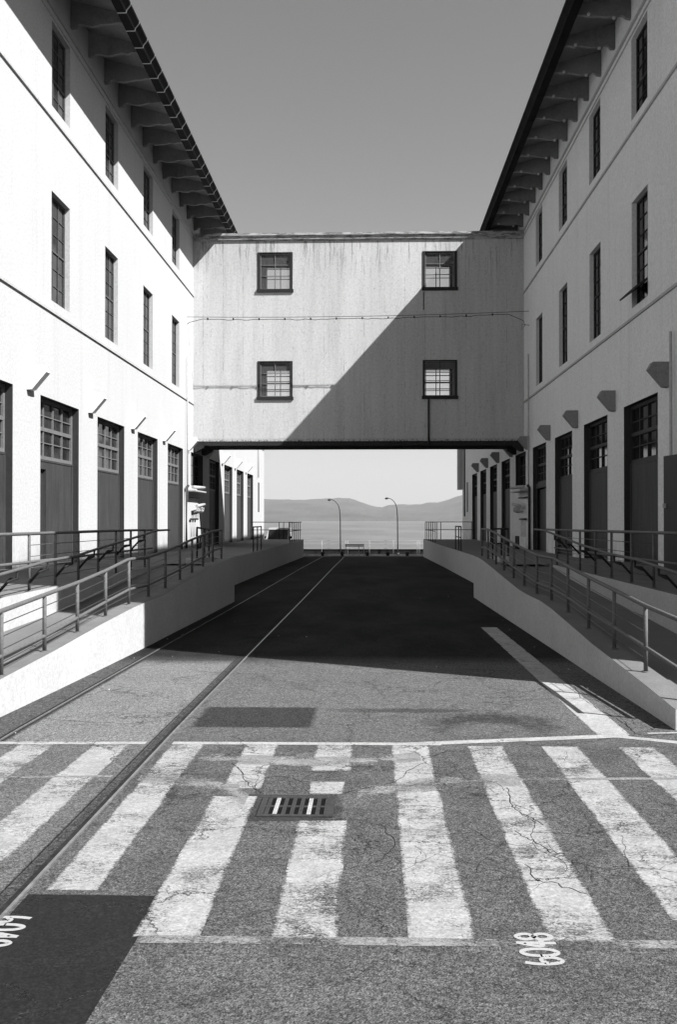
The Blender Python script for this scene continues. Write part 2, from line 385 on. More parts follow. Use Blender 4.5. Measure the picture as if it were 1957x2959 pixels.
sheet('road_line', [((-1.08, 4.49), (-1.08, 4.58), (3.4, 4.62), (3.4, 4.52)), ((-4.4, 7.22), (-4.4, 7.28), (-1.95, 7.43), (-1.95, 7.37)),
    ((-1.72, 7.38), (-1.72, 7.44), (-.95, 7.2), (-.95, 7.1)), ((.35, 7.02), (.35, 7.18), (1.0, 7.45), (1.0, 7.36)), ((1.0, 7.37), (1.0, 7.44), (4.2, 7.62), (4.2, 7.55))], .0024, M['paintfaint'], step=9)
def band(pts, w_, mat, lift):
    for (a, b_) in ((pts, 0),):
        mb = MB(); k = len(a)
        for i in range(k-1):
            (x0, y0), (x1, y1) = a[i], a[i+1]
            mb.quad((x0, y0-w_, lift), (x1, y1-w_, lift), (x1, y1+w_, lift), (x0, y0+w_, lift), uv=((-1, 0), (-1, 0), (1, 0), (1, 0)))
        tag(mb.build('road_line', mat, fix=False), kind='structure')
band([(-1.74, 7.36), (-1.45, 7.33), (-1.2, 7.22), (-1.0, 7.05), (-.86, 6.82)], .16, M['smear'], .0022)
band([(-.1, 6.95), (.15, 7.12), (.5, 7.3), (.85, 7.38), (1.1, 7.4)], .18, M['smear'], .0023)
band([(-1.4, 8.0), (-1.0, 7.95), (-.5, 7.9), (0, 7.95), (.4, 8.1)], .16, M['smear'], .0024)
sheet('road_line', [((2.03, 8.95), (2.33, 8.95), (2.36, 18.7), (2.06, 18.7))], .0025, M['paintedge'], step=2)
sheet('asphalt_patch', [((-1.77, 2.6), (-1.12, 2.6), (-1.07, 5.06), (-1.77, 5.06))], .0015, M['patch'], step=9)

def ribbon(mb, pts, w0, lift):
    for i in range(len(pts)-1):
        a, b_ = Vector(pts[i]+(0,)), Vector(pts[i+1]+(0,)); d = (b_-a); n_ = Vector((-d.y, d.x, 0)).normalized()*w0*random.uniform(.6, 1.3)
        n2 = n_*random.uniform(.5, 1.1)
        mb.quad(*[(p.x, p.y, G(p.y)+lift) for p in (a-n_, b_-n2, b_+n2, a+n_)])
CR = [[(0.98, 7.19), (0.98, 6.96), (0.94, 6.79), (0.98, 6.59), (1.03, 6.48), (1.09, 6.3)], [(0.9, 6.19), (0.94, 6.04), (0.98, 5.99), (1.02, 5.93), (1.04, 5.8), (1.12, 5.78)], [(0.87, 5.58), (0.88, 5.33), (0.97, 5.31), (1.04, 5.22), (1.12, 5.15)], [(-1.11, 7.83), (-0.98, 7.51), (-0.89, 7.17), (-0.81, 7.04), (-0.76, 6.98)], [(-1.04, 7.72), (-0.73, 7.66), (-0.19, 7.54)], [(-1.73, 7.81), (-1.47, 7.68)], [(-0.18, 7.01), (-0.03, 7.15), (0.17, 7.3), (0.31, 7.69), (0.45, 7.94)], [(0.2, 7.99), (0.42, 8.02), (0.63, 8.28), (0.83, 8.31), (1.08, 8.44)], [(1.36, 8.55), (1.72, 8.59), (2.17, 8.88)], [(-3.18, 9.55), (-2.73, 9.4), (-2.31, 9.33), (-1.98, 9.5)], [(2.34, 10.13), (2.4, 9.65), (2.41, 9.36), (2.38, 9.06), (2.45, 8.94), (2.76, 9.03)], [(-3.16, 8.42), (-2.6, 8.37), (-1.97, 8.47)], [(0.18, 6.69), (0.37, 6.71), (0.5, 6.66)],
      [(-3.0, 9.2), (-2.6, 9.28), (-2.2, 9.22)], [(2.33, 10.1), (2.30, 10.9), (2.38, 11.6), (2.33, 12.4)], [(2.42, 9.4), (2.46, 10.2), (2.43, 11.2)]]
mb = MB()
for c in CR:
    fine = []
    for a, b_ in zip(c, c[1:]):
        for t in range(5):
            t /= 5; fine.append((a[0]+(b_[0]-a[0])*t+random.uniform(-.012, .012), a[1]+(b_[1]-a[1])*t+random.uniform(-.02, .02)))
    fine.append(c[-1]); ribbon(mb, fine, .0038 if len(c) > 3 else .0025, .0030)
def wander(x, y, a, n, st, w_, depth):
    pts = [(x, y)]
    for i in range(n):
        a += random.uniform(-.55, .55); x += math.cos(a)*st; y += math.sin(a)*st*1.3; pts.append((x, y))
        if depth and random.random() < .16: wander(x, y, a+random.choice((-1, 1))*random.uniform(.5, 1.2), n//2, st, w_*.7, depth-1)
    ribbon(mb, pts, w_, .0029)
for k in range(9):
    x, y = random.uniform(-1.5, 3.0), random.uniform(4.9, 8.4)
    if -1 < x < 0 and 6.2 < y < 7: continue
    wander(x, y, random.uniform(0, 6.28), random.randint(8, 20), .035, .0012, 2)
for x, y, a in ((-.8, 6.95, 2.2), (-.2, 6.4, 5.8), (1.0, 6.5, 5.4), (1.0, 5.8, 5.2), (.95, 7.1, 1.8), (2.4, 9.3, 1.7), (2.3, 8.9, .4), (2.42, 11, 1.5)): wander(x, y, a, 22, .04, .0022, 2)
tag(mb.build('road_crack', M['crack'], fix=False), kind='structure')

# sprayed numbers: strokes in (across, along) on the road, the figures lie on their side
DG = {'6': [[(.95, .2), (.7, .02), (.35, .02), (.08, .2), (.0, .5), (.1, .85), (.32, .98), (.5, .8), (.52, .45), (.4, .12)]],
      '0': [[(.5, .0), (.15, .08), (.0, .5), (.15, .9), (.5, 1.0), (.85, .9), (1., .5), (.85, .08), (.5, .0)]],
      '4': [[(.0, .72), (1., .72)], [(1., .72), (.35, .05), (.35, 1.)]],
      '8': [[(.5, .5), (.62, .1), (.85, .1), (1., .5), (.85, .9), (.62, .9), (.5, .5), (.4, .08), (.15, .05), (0., .5), (.15, .95), (.4, .92), (.5, .5)]]}
def number(name, label, x_top, y_first, cw, ch, step_y, flip, slant=0):
    zz = .0026; nseg = 0; mb = MB()          # across axis: 0 = foot of the figure, 1 = its top
    for i, c in enumerate('6048'):
        for st in DG[c]:
            pts = []
            for _ in range(2):
                if len(st) > 2: st = [st[0]]+[p for a_, b_ in zip(st, st[1:]) for p in ((a_[0]*.75+b_[0]*.25, a_[1]*.75+b_[1]*.25), (a_[0]*.25+b_[0]*.75, a_[1]*.25+b_[1]*.75))]+[st[-1]]
            for u, v_ in st:
                if flip: pts.append((x_top-ch+ch*u-slant*i, y_first-step_y*i-cw*v_))      # tops to the east, reads towards the camera
                else: pts.append((x_top+ch-ch*u-slant*i, y_first+step_y*i+cw*v_))          # tops to the west, reads away
            for a, b_ in zip(pts, pts[1:]):
                A, B_ = Vector(a+(0,)), Vector(b_+(0,)); d = B_-A; L_ = d.length
                nseg += 1; zz = .0026+(nseg % 3)*.0002; ext = d.normalized()*.006; n_ = Vector((-d.y, d.x, 0)).normalized()*.0135
                mb.quad(*[(p.x, p.y, zz) for p in (A-ext-n_, B_+ext-n_, B_+ext+n_, A-ext+n_)])
    return tag(mb.build(name, M['chalk'], fix=False), label, 'painted number')
number('painted_number', 'white sprayed survey number 6048 beside the crosswalk edge on pale asphalt', .668, 4.335, .072, .168, .083, False, 0)
number('painted_number', 'white sprayed survey number 6048 on the black asphalt patch', -1.645, 4.765, .066, .20, .088, True, 0)

sheet('asphalt_patch', [((-.86, 6.34), (-.19, 6.34), (-.19, 6.95), (-.86, 6.95))], .0012, M['collar'], step=9)
mb = MB()
for k in range(70):
    x, y = random.uniform(-3.4, 2.6), random.choice((random.uniform(4, 9), random.uniform(9, 30)))
    if random.random() < .5: x = random.choice((random.uniform(-3.45, -3.2), random.uniform(2.45, 2.72)))
    if y > 9.5 or abs(x) > 3.1:
        rr_ = random.uniform(.004, .014); g_ = G(y)
        p_ = [(x+rr_*math.cos(t_)*random.uniform(.6, 1.2), y+rr_*math.sin(t_)*random.uniform(.6, 1.2), g_-.002) for t_ in (0, 1.2, 2.5, 3.8, 5)]
        mb.prism(p_, [(a_*.7+x*.3, b_*.7+y*.3, g_+rr_*.8) for a_, b_, c_ in p_])
tag(mb.build('gravel', M['kerbwhite']), 'loose pale gravel scattered along the edges of the street', 'gravel', kind='stuff')
# storm drain
t = empty('storm_drain', 'cast iron slotted storm drain set in the crosswalk', 'drain', (-.5, 6.64, 0))
mb = MB(); z0, z1 = .002, .010
x0, x1, y0, y1 = -.75, -.25, 6.42, 6.88
mb.box(x0, x1, y0, y0+.04, z0, z1); mb.box(x0, x1, y1-.04, y1, z0, z1); mb.box(x0, x0+.04, y0+.04, y1-.04, z0, z1); mb.box(x1-.05, x1, y0+.04, y1-.04, z0, z1)
mb.build('frame', M['iron'], t)
mb = MB().box(x0+.04, x1-.05, 6.635, 6.665, z0, z1-.002); mb.build('centre_bar', M['iron'], t)
mb = MB().box(x0+.04, x1-.05, y0+.04, y1-.04, .0015, .0025); mb.build('pit', M['black'], t)
for k in range(8):
    xx = x0+.045+k*.056
    mb = MB().box(xx, xx+.027, y0+.04, y1-.04, z0+.001, z1-.001)
    mb.build('bar', M['paintedge'] if k in (1, 5) else M['iron'], t)

# track in the street
for nm, lab, xx, dx in (('railway_rail', 'worn street track rail with dark flangeway crossing the striped crosswalk', -1.795, .009), ('railway_rail', 'street track rail beside the retaining wall kerb strip with tar along it', -3.25, .005)):
    t = empty(nm, lab, 'rail', (xx, 10, 0), 'rails of the disused street track')
    mb = MB()
    yy = [-5, 9, 15, 25, 47, 66, 80]
    for a, b_ in zip(yy, yy[1:]):
        mb.prism([(xx-dx, a, G(a)-.05), (xx+dx, a, G(a)-.05), (xx+dx, a, G(a)+.012), (xx-dx, a, G(a)+.012)], [(xx-dx, b_, G(b_)-.05), (xx+dx, b_, G(b_)-.05), (xx+dx, b_, G(b_)+.012), (xx-dx, b_, G(b_)+.012)])
    mb.build('rail_head', M['steel'], t)
    mb = MB()
    for a, b_ in zip(yy, yy[1:]):
        mb.prism([(xx-.045, a, G(a)), (xx-dx, a, G(a)), (xx-dx, a, G(a)+.006), (xx-.045, a, G(a)+.006)], [(xx-.045, b_, G(b_)), (xx-dx, b_, G(b_)), (xx-dx, b_, G(b_)+.006), (xx-.045, b_, G(b_)+.006)])
    mb.build('flangeway', M['groove'], t)

# ------------------------------------------------------------------ retaining walls, ramps and docks
def wall_run(name, label, pts, thick, side, mat, base=G, cat='retaining wall'):
    """pts: (y, face x, top z). side: +1 body lies towards +x of the face."""
    mb = MB()
    for (ya, xa, za), (yb, xb, zb) in zip(pts, pts[1:]):
        A = [(xa, ya, base(ya)-.3), (xa+side*thick, ya, base(ya)-.3), (xa+side*thick, ya, za), (xa, ya, za)]
        B = [(xb, yb, base(yb)-.3), (xb+side*thick, yb, base(yb)-.3), (xb+side*thick, yb, zb), (xb, yb, zb)]
        for i in range(4):
            j = (i+1) % 4; mb.quad(A[i], A[j], B[j], B[i])
    (ya, xa, za), (yb, xb, zb) = pts[0], pts[-1]
    mb.quad((xa, ya, base(ya)-.3), (xa, ya, za), (xa+side*thick, ya, za), (xa+side*thick, ya, base(ya)-.3))
    mb.quad((xb, yb, base(yb)-.3), (xb, yb, zb), (xb+side*thick, yb, zb), (xb+side*thick, yb, base(yb)-.3))
    return tag(mb.build(name, mat), label, cat)
LW = [(4.5, -3.74, .08), (7, -3.70, .22), (9.1, -3.66, .34), (11.2, -3.60, .45), (13, -3.56, .56), (14.6, -3.53, .635), (15.6, -3.52, .65), (16.6, -3.52, .66), (17.5, -3.52, .70), (19.4, -3.51, .80), (21.3, -3.50, .90), (22.8, -3.50, .95), (24.2, -3.50, .975), (25.2, -3.50, .97)]
RW = [(9.2, 2.80, .19), (10.2, 2.80, .25), (12.6, 2.79, .37), (14.2, 2.79, .48), (15.4, 2.79, .56), (16.4, 2.79, .60), (17.8, 2.79, .60), (18.8, 2.79, .62), (21, 2.79, .73), (23, 2.79, .84), (24.6, 2.79, .92), (25.8, 2.79, .955), (27, 2.79, .96)]
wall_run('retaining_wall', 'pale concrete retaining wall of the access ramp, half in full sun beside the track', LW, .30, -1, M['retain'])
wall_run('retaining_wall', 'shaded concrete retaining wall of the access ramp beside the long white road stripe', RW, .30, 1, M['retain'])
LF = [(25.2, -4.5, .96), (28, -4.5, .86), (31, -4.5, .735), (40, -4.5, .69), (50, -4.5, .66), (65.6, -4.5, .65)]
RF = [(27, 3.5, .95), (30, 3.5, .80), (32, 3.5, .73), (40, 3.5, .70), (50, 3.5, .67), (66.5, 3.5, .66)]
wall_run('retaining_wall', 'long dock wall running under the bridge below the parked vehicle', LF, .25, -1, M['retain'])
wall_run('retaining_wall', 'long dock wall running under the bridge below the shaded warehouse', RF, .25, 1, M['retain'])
FLL = [(6, .02), (9.8, .13), (13.7, .35), (15.85, .40), (17.5, .46), (19.1, .54), (20.9, .64), (22.6, .73), (24.5, .80)]
FLR = [(9.2, .02), (11, .12), (14.5, .27), (16.4, .37), (18.5, .43), (20.5, .52), (22.35, .62), (24.5, .79)]
DKP = [(5, .84), (24.5, .84), (27, .80), (30, .735), (34, .695), (45, .68), (66, .65)]
DK = lambda y: interp(DKP, y)
def ramp_floor(FL_, xa, xb):
    mb = MB()
    for (a, za), (b_, zb) in zip(FL_, FL_[1:]): mb.quad((xa, a, za), (xb, a, za), (xb, b_, zb), (xa, b_, zb))
    return tag(mb.build('ramp', M['floor'], fix=False), kind='structure')
ramp_floor(FLL, -5.2, -3.8); ramp_floor(FLR, 4.45, 3.08)
def dock(xw, xi, xf, xs, ys, label, yend):
    mb = MB(); Y_ = [8, 16, 24.5, 27, 30, 34, 45, 56, yend]
    for a, b_ in zip(Y_, Y_[1:]):
        x = xi if b_ <= 24.5 else xf
        mb.quad((xw, a, DK(a)), (x, a, DK(a)), (x, b_, DK(b_)), (xw, b_, DK(b_)))
        mb.quad((x, a, DK(a)), (x, b_, DK(b_)), (x, b_, -1.2), (x, a, -1.2))
    mb.quad((xw, 8, DK(8)), (xi, 8, DK(8)), (xi, 8, -1), (xw, 8, -1)); mb.quad((xw, yend, DK(yend)), (xf, yend, DK(yend)), (xf, yend, -1.2), (xw, yend, -1.2))
    # landing behind the head of the ramp
    mb.quad((xf, 24.5, DK(24.5)), (xs, 24.5, DK(24.5)), (xs, ys, DK(ys)), (xf, ys, DK(ys))); mb.quad((xf, ys, DK(ys)), (xs, ys, DK(ys)), (xs, ys, -1), (xf, ys, -1))
    return tag(mb.build('loading_dock', M['retain'], fix=False), label, 'loading dock')
dock(-8.3, -5.2, -4.74, -3.78, 25.19, 'raised concrete loading dock along the sunlit warehouse doors', 65.6)
dock(7.09, 4.45, 3.74, 3.08, 26.99, 'raised concrete loading dock along the shaded warehouse doors', 66.5)

# ------------------------------------------------------------------ railings
def railing(label, top, mid, posts, x, base, dark_from=None, cables=4, mats=None, r=.026, pr=.024, xoff=0, drop=0, group='guard railings of the docks and ramps'):
    """top/mid: [(y,z)], posts: [y], x: number or function."""
    X_ = x if callable(x) else (lambda y: x)
    t = empty('railing', label, 'railing', (X_(top[0][0]), top[0][0], base(top[0][0])), group)
    mt = mats or M['railpaint']
    MB().tube([(X_(y), y, z) for y, z in top], r).build('top_rail', mt, t)
    if mid: MB().tube([(X_(y), y, z) for y, z in mid], r*.85).build('mid_rail', mt, t)
    for y in posts:
        zt = interp(top, y)-.01
        po = MB().tube([(X_(y), y, base(y)-drop), (X_(y), y, zt)], pr, 8).build('post', mt, t)
        if y < 20: MB().tube([(X_(y), y, base(y)-.02), (X_(y), y, base(y)+.012)], pr*1.9, 10).build('base_plate', mt, po)
    for k in range(1, cables+1):
        mb = MB(); pts = []
        for y, z in [(p[0], interp(top, p[0])) for p in top if posts[0]-.01 <= p[0] <= posts[-1]+.01] or [(posts[0], interp(top, posts[0])), (posts[-1], interp(top, posts[-1]))]:
            f = k/(cables+1); pts.append((X_(y), y, z-(z-base(y))*f))
        if len(pts) > 1: mb.tube(pts, .006, 4).build('cable', M['cable'], t)
    return t
lwt = [(y, z) for y, _, z in LW]; rwt = [(y, z) for y, _, z in RW]
ltop = [(6, .84), (8.4, .95), (9.75, 1.02), (11.1, 1.085), (12.4, 1.145), (13.65, 1.225), (14.85, 1.325), (15.1, 1.33), (16.2, 1.315), (17.7, 1.375), (19, 1.45), (20.3, 1.53), (21.7, 1.61), (23, 1.67), (24.3, 1.69)]
lmid = [(6, .40), (9.75, .57), (11.1, .62), (12.3, .70), (13.65, .79), (14.97, .87), (16.3, .855), (19, .98), (21.7, 1.13), (23, 1.22), (24.3, 1.25)]
lp = [7.1, 8.43, 9.77, 11.08, 12.33, 13.65, 14.97, 16.3, 17.65, 19, 20.3, 21.64, 22.97, 24.3]
railing('grey pipe railing on top of the sunlit retaining wall beside the track', ltop, lmid, lp, -3.70, lambda y: interp(lwt, y))
rtop = [(9.5, .96), (10.84, 1.0), (12.23, 1.075), (13.7, 1.15), (15.1, 1.235), (16.3, 1.305), (17.9, 1.30), (19.3, 1.365), (20.8, 1.445), (22.3, 1.53), (23.7, 1.615), (25.3, 1.695), (26.75, 1.69)]
rmid = [(9.5, .48), (10.84, .55), (12.25, .62), (13.7, .68), (15.1, .76), (16.5, .81), (17.9, .805), (20.8, .95), (22.3, 1.04), (23.7, 1.12), (25.5, 1.205), (26.8, 1.195)]
rp = [9.55, 10.84, 12.23, 13.66, 15.07, 16.45, 17.88, 19.33, 20.77, 22.28, 23.69, 25.3, 26.72]
railing('dark pipe railing on top of the shaded retaining wall by the white road stripe', rtop, rmid, rp, 2.98, lambda y: interp(rwt, y), mats=M['railpaint'])
gp = [9.9, 11.2, 12.5, 13.76, 15.06, 16.32, 17.62, 18.91, 20.24, 21.5, 22.84]
railing('dark level railing along the edge of the loading dock of the sunlit warehouse', [(9, 1.74), (15, 1.72), (20, 1.715), (22.84, 1.70), (24.2, 1.69)], [(9, 1.30), (23.6, 1.26)], gp, -5.27, DK)
gr = [10.8, 12.1, 13.4, 14.72, 16.04, 17.4, 18.83, 20.18, 21.65, 23.0, 24.3]
railing('dark level railing along the edge of the loading dock of the shaded warehouse', [(10, 1.75), (16, 1.73), (20, 1.71), (24.3, 1.69), (25.8, 1.69)], [(10, 1.29), (24.6, 1.25)], gr, 4.54, DK)
def handrail(label, pts, x, xg, posts):
    t = empty('handrail', label, 'handrail', (x, pts[0][0], .6), 'sloping ramp handrails')
    MB().tube([(x, y, z) for y, z in pts], .025).build('top_rail', M['railpaint'], t)
    for y in posts:
        z = interp(pts, y)
        MB().tube([(xg, y, z-.34), (x+(xg-x)*.35, y, z-.13), (x, y, z-.12), (x, y, z-.02)], .022, 6).build('bracket', M['raildark'], t)
        MB().tube([(x, y-.42, z-.15), (x, y-.02, z-.125), (x, y, z-.02)], .016, 6).build('stay', M['raildark'], t)
handrail('sloping handrail bracketed off the dock railing of the sunlit warehouse', [(9, 1.0), (13.15, 1.20), (15.0, 1.30), (16.5, 1.325), (18.1, 1.425), (20.45, 1.55), (22.8, 1.69), (24.2, 1.69)], -4.98, -5.27, [13.76, 15.06, 16.32, 17.62, 18.91, 20.24, 21.5])
handrail('sloping handrail bracketed off the dock railing of the shaded warehouse', [(9.8, 1.02), (13.9, 1.20), (15.96, 1.30), (17.7, 1.33), (20.25, 1.44), (21.7, 1.53), (24.4, 1.68), (25.8, 1.69)], 4.24, 4.54, [14.72, 16.04, 17.4, 18.83, 20.18, 21.65, 23.0])
def fence_pts(label, path, posts, h, group, mid=True, r=.025, cat='railing', mat=None, nm='railing', z=None):
    t = empty(nm, label, cat, path[0], group)
    mt = mat or M['raildark']
    MB().tube([(p[0], p[1], p[2]+h) for p in path], r).build('top_rail', mt, t)
    if mid: MB().tube([(p[0], p[1], p[2]+h*.55) for p in path], r*.85).build('mid_rail', mt, t)
    for p in posts: MB().tube([(p[0], p[1], p[2]), (p[0], p[1], p[2]+h)], r, 6).build('post', mt, t)
    return t
D = .625
GR = 'short railings on the docks'
fence_pts('short dark railing across the ramp head beside the pipework of the sunlit warehouse', [(-4.66, 26.3, .8), (-5.0, 30.3, .72)], [(-4.66, 26.3, .8), (-4.85, 28.6, .75), (-5.0, 30.3, .72)], .93, GR)
fence_pts('short dark railing across the ramp head beside the pipework of the shaded warehouse', [(4.0, 29, .75), (3.4, 28.2, .75)], [(4.0, 29, .75), (3.75, 28.6, .75), (3.45, 28.2, .75)], .93, GR)
fence_pts('three post railing on the far dock edge of the sunlit warehouse', [(-4.62, 38.6, .69), (-4.62, 41.4, .69)], [(-4.62, y, .69) for y in (38.6, 40, 41.4)], .97, GR)
fence_pts('three post railing on the far dock edge of the shaded warehouse', [(3.6, 39.7, .7), (3.6, 42.3, .7)], [(3.6, y, .7) for y in (39.7, 40.8, 42.3)], .97, GR)
fence_pts('corner railing at the dock end in front of the parked vehicle', [(-4.62, 56, .66), (-4.62, 65.3, .65), (-8.0, 65.3, .65)], [(-4.62, y, .655) for y in (56, 57.5, 59.1, 60.7, 62.4, 64.2)]+[(x, 65.3, .65) for x in (-5.1, -5.45, -5.8, -6.1)], 1.15, GR, mat=M['raildark'])
fence_pts('corner railing at the dock end of the shaded warehouse', [(3.62, 56, .67), (3.62, 66.2, .66), (6.8, 66.2, .66)], [(3.62, y, .66) for y in (56, 58.2, 60, 62, 64, 66.1)]+[(x, 66.2, .66) for x in (4.4, 4.65, 6.7)], 1.15, GR)

# ------------------------------------------------------------------ warehouses
def facade(mb, rv, X_, out, y0, y1, z0, z1, ops):
    """wall in the plane x=X_, facing 'out' (+1/-1), with openings (ya,yb,za,zb,depth,revealbuilder)."""
    ys = sorted({y0, y1, *[o[0] for o in ops], *[o[1] for o in ops]}); zs = sorted({z0, z1, *[o[2] for o in ops], *[o[3] for o in ops]})
    ins = lambda y, z: any(o[0] < y < o[1] and o[2] < z < o[3] for o in ops)
    for a, b_ in zip(ys, ys[1:]):
        for c, d in zip(zs, zs[1:]):
            if not ins((a+b_)/2, (c+d)/2): mb.quad((X_, a, c), (X_, b_, c), (X_, b_, d), (X_, a, d))
    for ya, yb, za, zb, dp, which in ops:
        xi = X_-out*dp; t = mb if which == 'w' else MB()
        if which != 'w': rv.append(t)
        t.quad((X_, ya, za), (xi, ya, za), (xi, ya, zb), (X_, ya, zb)); t.quad((X_, yb, za), (xi, yb, za), (xi, yb, zb), (X_, yb, zb))
        t.quad((X_, ya, zb), (xi, ya, zb), (xi, yb, zb), (X_, yb, zb)); t.quad((X_, ya, za), (xi, ya, za), (xi, yb, za), (X_, yb, za))
def window_unit(par, xg, out, ya, yb, za, zb, cols, rows, mm, gm, fw=.05, mw=.025, rails=(), name='window', proud=.03):
    """frame with muntins + pane; xg = plane of the glass."""
    mb = MB(); a, b_ = sorted((xg, xg+out*proud))
    mb.box(a, b_, ya, ya+fw, za, zb); mb.box(a, b_, yb-fw, yb, za, zb); mb.box(a, b_, ya+fw, yb-fw, zb-fw, zb); mb.box(a, b_, ya+fw, yb-fw, za, za+fw)
    a2, b2 = sorted((xg, xg+out*proud*.7))
    W_, H_ = yb-ya-2*fw, zb-za-2*fw
    for i in range(1, cols):
        y = ya+fw+W_*i/cols; mb.box(a2, b2, y-mw/2, y+mw/2, za+fw, zb-fw)
    a3, b3 = sorted((xg, xg+out*proud*.6))
    for j in range(1, rows):
        z = za+fw+H_*j/rows; ww = mw*1.9 if j in rails else mw/2
        aa, bb = (a3, b3) if j not in rails else sorted((xg, xg+out*proud*.9))
        mb.box(aa, bb, ya+fw, yb-fw, z-ww/2, z+ww/2)
    f = mb.build(name, mm, par)
    p = MB(); xg2 = xg-out*.004; p.quad((xg2, ya+.002, za+.002), (xg2, yb-.002, za+.002), (xg2, yb-.002, zb-.002), (xg2, ya+.002, zb-.002)); p.build('pane', gm, f)
    return f
P, Y0 = 4.985, 23.62
def warehouse(sunlit):
    X_, out = (-8., 1) if sunlit else (6.79, -1)
    lab = 'white stucco warehouse in full sun with dark bay doors and concrete eaves' if sunlit else 'white stucco warehouse whose street front lies in shade, with a dark gutter against the sky'
    yn, yf = (2.0, 73.5) if sunlit else (9.3, 73.7)
    B = empty('warehouse', lab, 'warehouse', (X_, yn, .6))
    wmb, rmb = MB(), None; ops = []; wins = []; bays = []
    k0 = -4 if sunlit else -2
    for k in range(k0, 10):
        y = Y0+P*k
        if y+3.2 > yf: continue
        w3 = (y+.80, y+2.30, 12.32, 14.46); w2 = (y+.80, y+2.30, 7.43, 10.18)
        ops += [w3+(.16, 'w'), w2+(.16, 'w')]; wins += [(w3, 3), (w2, 2)]
        if k == 4:
            bays.append((k, y+.02, y+3.12, 3.47, 4.96)); ops.append((y+.02, y+3.12, 3.47, 4.96, .24, 'd'))
        elif k == 9:
            bays.append((k, y+1.1, y+1.9, 2.5, 4.6)); ops.append((y+1.1, y+1.9, 2.5, 4.6, .24, 'd'))
        else:
            bays.append((k, y, y+3.14, .60, 4.96)); ops.append((y, y+3.14, .60, 4.96, .24, 'd'))
    rmb = []; facade(wmb, rmb, X_, out, yn, yf, -1.6, 16.0, ops)
    bx = X_-out*19
    # other three walls
    for yy in (yn, yf): wmb.quad((X_, yy, -1.6), (bx, yy, -1.6), (bx, yy, 16.0), (X_, yy, 16.0)); wmb.poly([(X_, yy, 16.0), (bx, yy, 16.0), ((X_+bx)/2, yy, 18.4)])
    wmb.quad((bx, yn, -1.6), (bx, yf, -1.6), (bx, yf, 16.0), (bx, yn, 16.0))
    wl = wmb.build('wall', M['wall'] if sunlit else M['wall_shade_lifted'], B, fix=False)
    for q_ in rmb: q_.build('door_reveal', M['doorframe'], B, fix=False)
    for (w_, s) in wins:
        xg = X_-out*.16
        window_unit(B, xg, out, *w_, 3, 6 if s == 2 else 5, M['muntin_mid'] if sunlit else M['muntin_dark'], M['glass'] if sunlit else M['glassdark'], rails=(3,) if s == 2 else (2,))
    for k, ya, yb, za, zb in bays:
        xg = X_-out*.24; zs = 3.44
        if k == 4 or k == 9:
            window_unit(B, xg, out, ya, yb, za, zb, 3, 3, M['muntin_dark'], M['glassdark']); continue
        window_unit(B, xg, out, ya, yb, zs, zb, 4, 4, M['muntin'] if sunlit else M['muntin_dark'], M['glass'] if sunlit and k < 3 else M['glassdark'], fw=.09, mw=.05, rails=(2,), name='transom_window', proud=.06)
        xs = sorted((xg-out*.02, xg+out*.07))
        d = MB(); y_a = ya
        if k == 0 and sunlit or k == 3 and not sunlit:
            if sunlit: da, db = ya, ya+.95
            else: da, db = ya+.3, yb
            if sunlit: d.box(xs[0], xs[1], db, yb, za, zs); d.box(xs[0], xs[1], da, db, 3.2, zs)
            else: d.box(xs[0], xs[1], ya, da, za, zs); d.box(xs[0]-.04, xs[1]+.0, da, db, 3.25, zs)
            xd = sorted((xg-out*.06, xg-out*.02))
            e = MB().box(xd[0], xd[1], da, db, za, 3.2).build('door', M['doorframe'], B)
            xh = sorted((xg-out*.02, xg+out*.05)); MB().box(xh[0], xh[1], da+.08, da+.14, 1.65, 1.78).build('handle', M['steel'], e)
        else: d.box(xs[0], xs[1], ya, yb, za, zs)
        o = d.build('door', M['door'], B)
        r_ = MB(); xr = sorted((xg+out*.07, xg+out*.085))
        r_.box(xr[0], xr[1], yb-.14, yb, za, zs-.04); r_.box(xr[0], xr[1], ya+.0, yb, zs-.05, zs) ; r_.build('door_trim', M['door'], o)
    # string courses and cornice mould
    for z, nm in ((12.0, 'string_course'), (7.15, 'string_course')):
        x2 = sorted((X_, X_+out*.045)); MB().box(x2[0], x2[1], yn, yf, z-.035, z+.035).build(nm, M['trim'], B)
    x2 = sorted((X_, X_+out*.05)); MB().box(x2[0], x2[1], yn, yf, 14.72, 14.80).build('cornice', M['trim'], B)
    x2 = sorted((X_+out*.0, X_+out*.03)); MB().box(x2[0], x2[1], yn, yf, 14.52, 14.56).build('cornice', M['trim'], B)
    # eave: sloping soffit, brackets, gutter, roof
    e = lambda d_: X_+out*d_
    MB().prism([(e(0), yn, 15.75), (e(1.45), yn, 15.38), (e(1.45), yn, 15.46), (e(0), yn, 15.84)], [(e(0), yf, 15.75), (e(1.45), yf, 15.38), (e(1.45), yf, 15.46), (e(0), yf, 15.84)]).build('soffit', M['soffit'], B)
    g = [(e(1.41), 15.08), (e(1.64), 15.08), (e(1.66), 15.15), (e(1.76), 15.27), (e(1.77), 15.33), (e(1.41), 15.36)]
    gt = MB().prism([(x, yn, z) for x, z in g], [(x, yf, z) for x, z in g]).build('gutter', M['gutter'], B)
    y = yn+.5
    while y < 49:
        if y > 15:
            s = [(e(1.405), 15.075), (e(1.645), 15.074), (e(1.665), 15.145), (e(1.765), 15.265), (e(1.775), 15.325), (e(1.655), 15.16), (e(1.64), 15.085)]
            MB().prism([(x, y, z) for x, z in s], [(x, y+.045, z) for x, z in s]).build('seam', M['steel'] if sunlit else M['gutter'], gt)
        y += .95
    rx = (X_+bx)/2
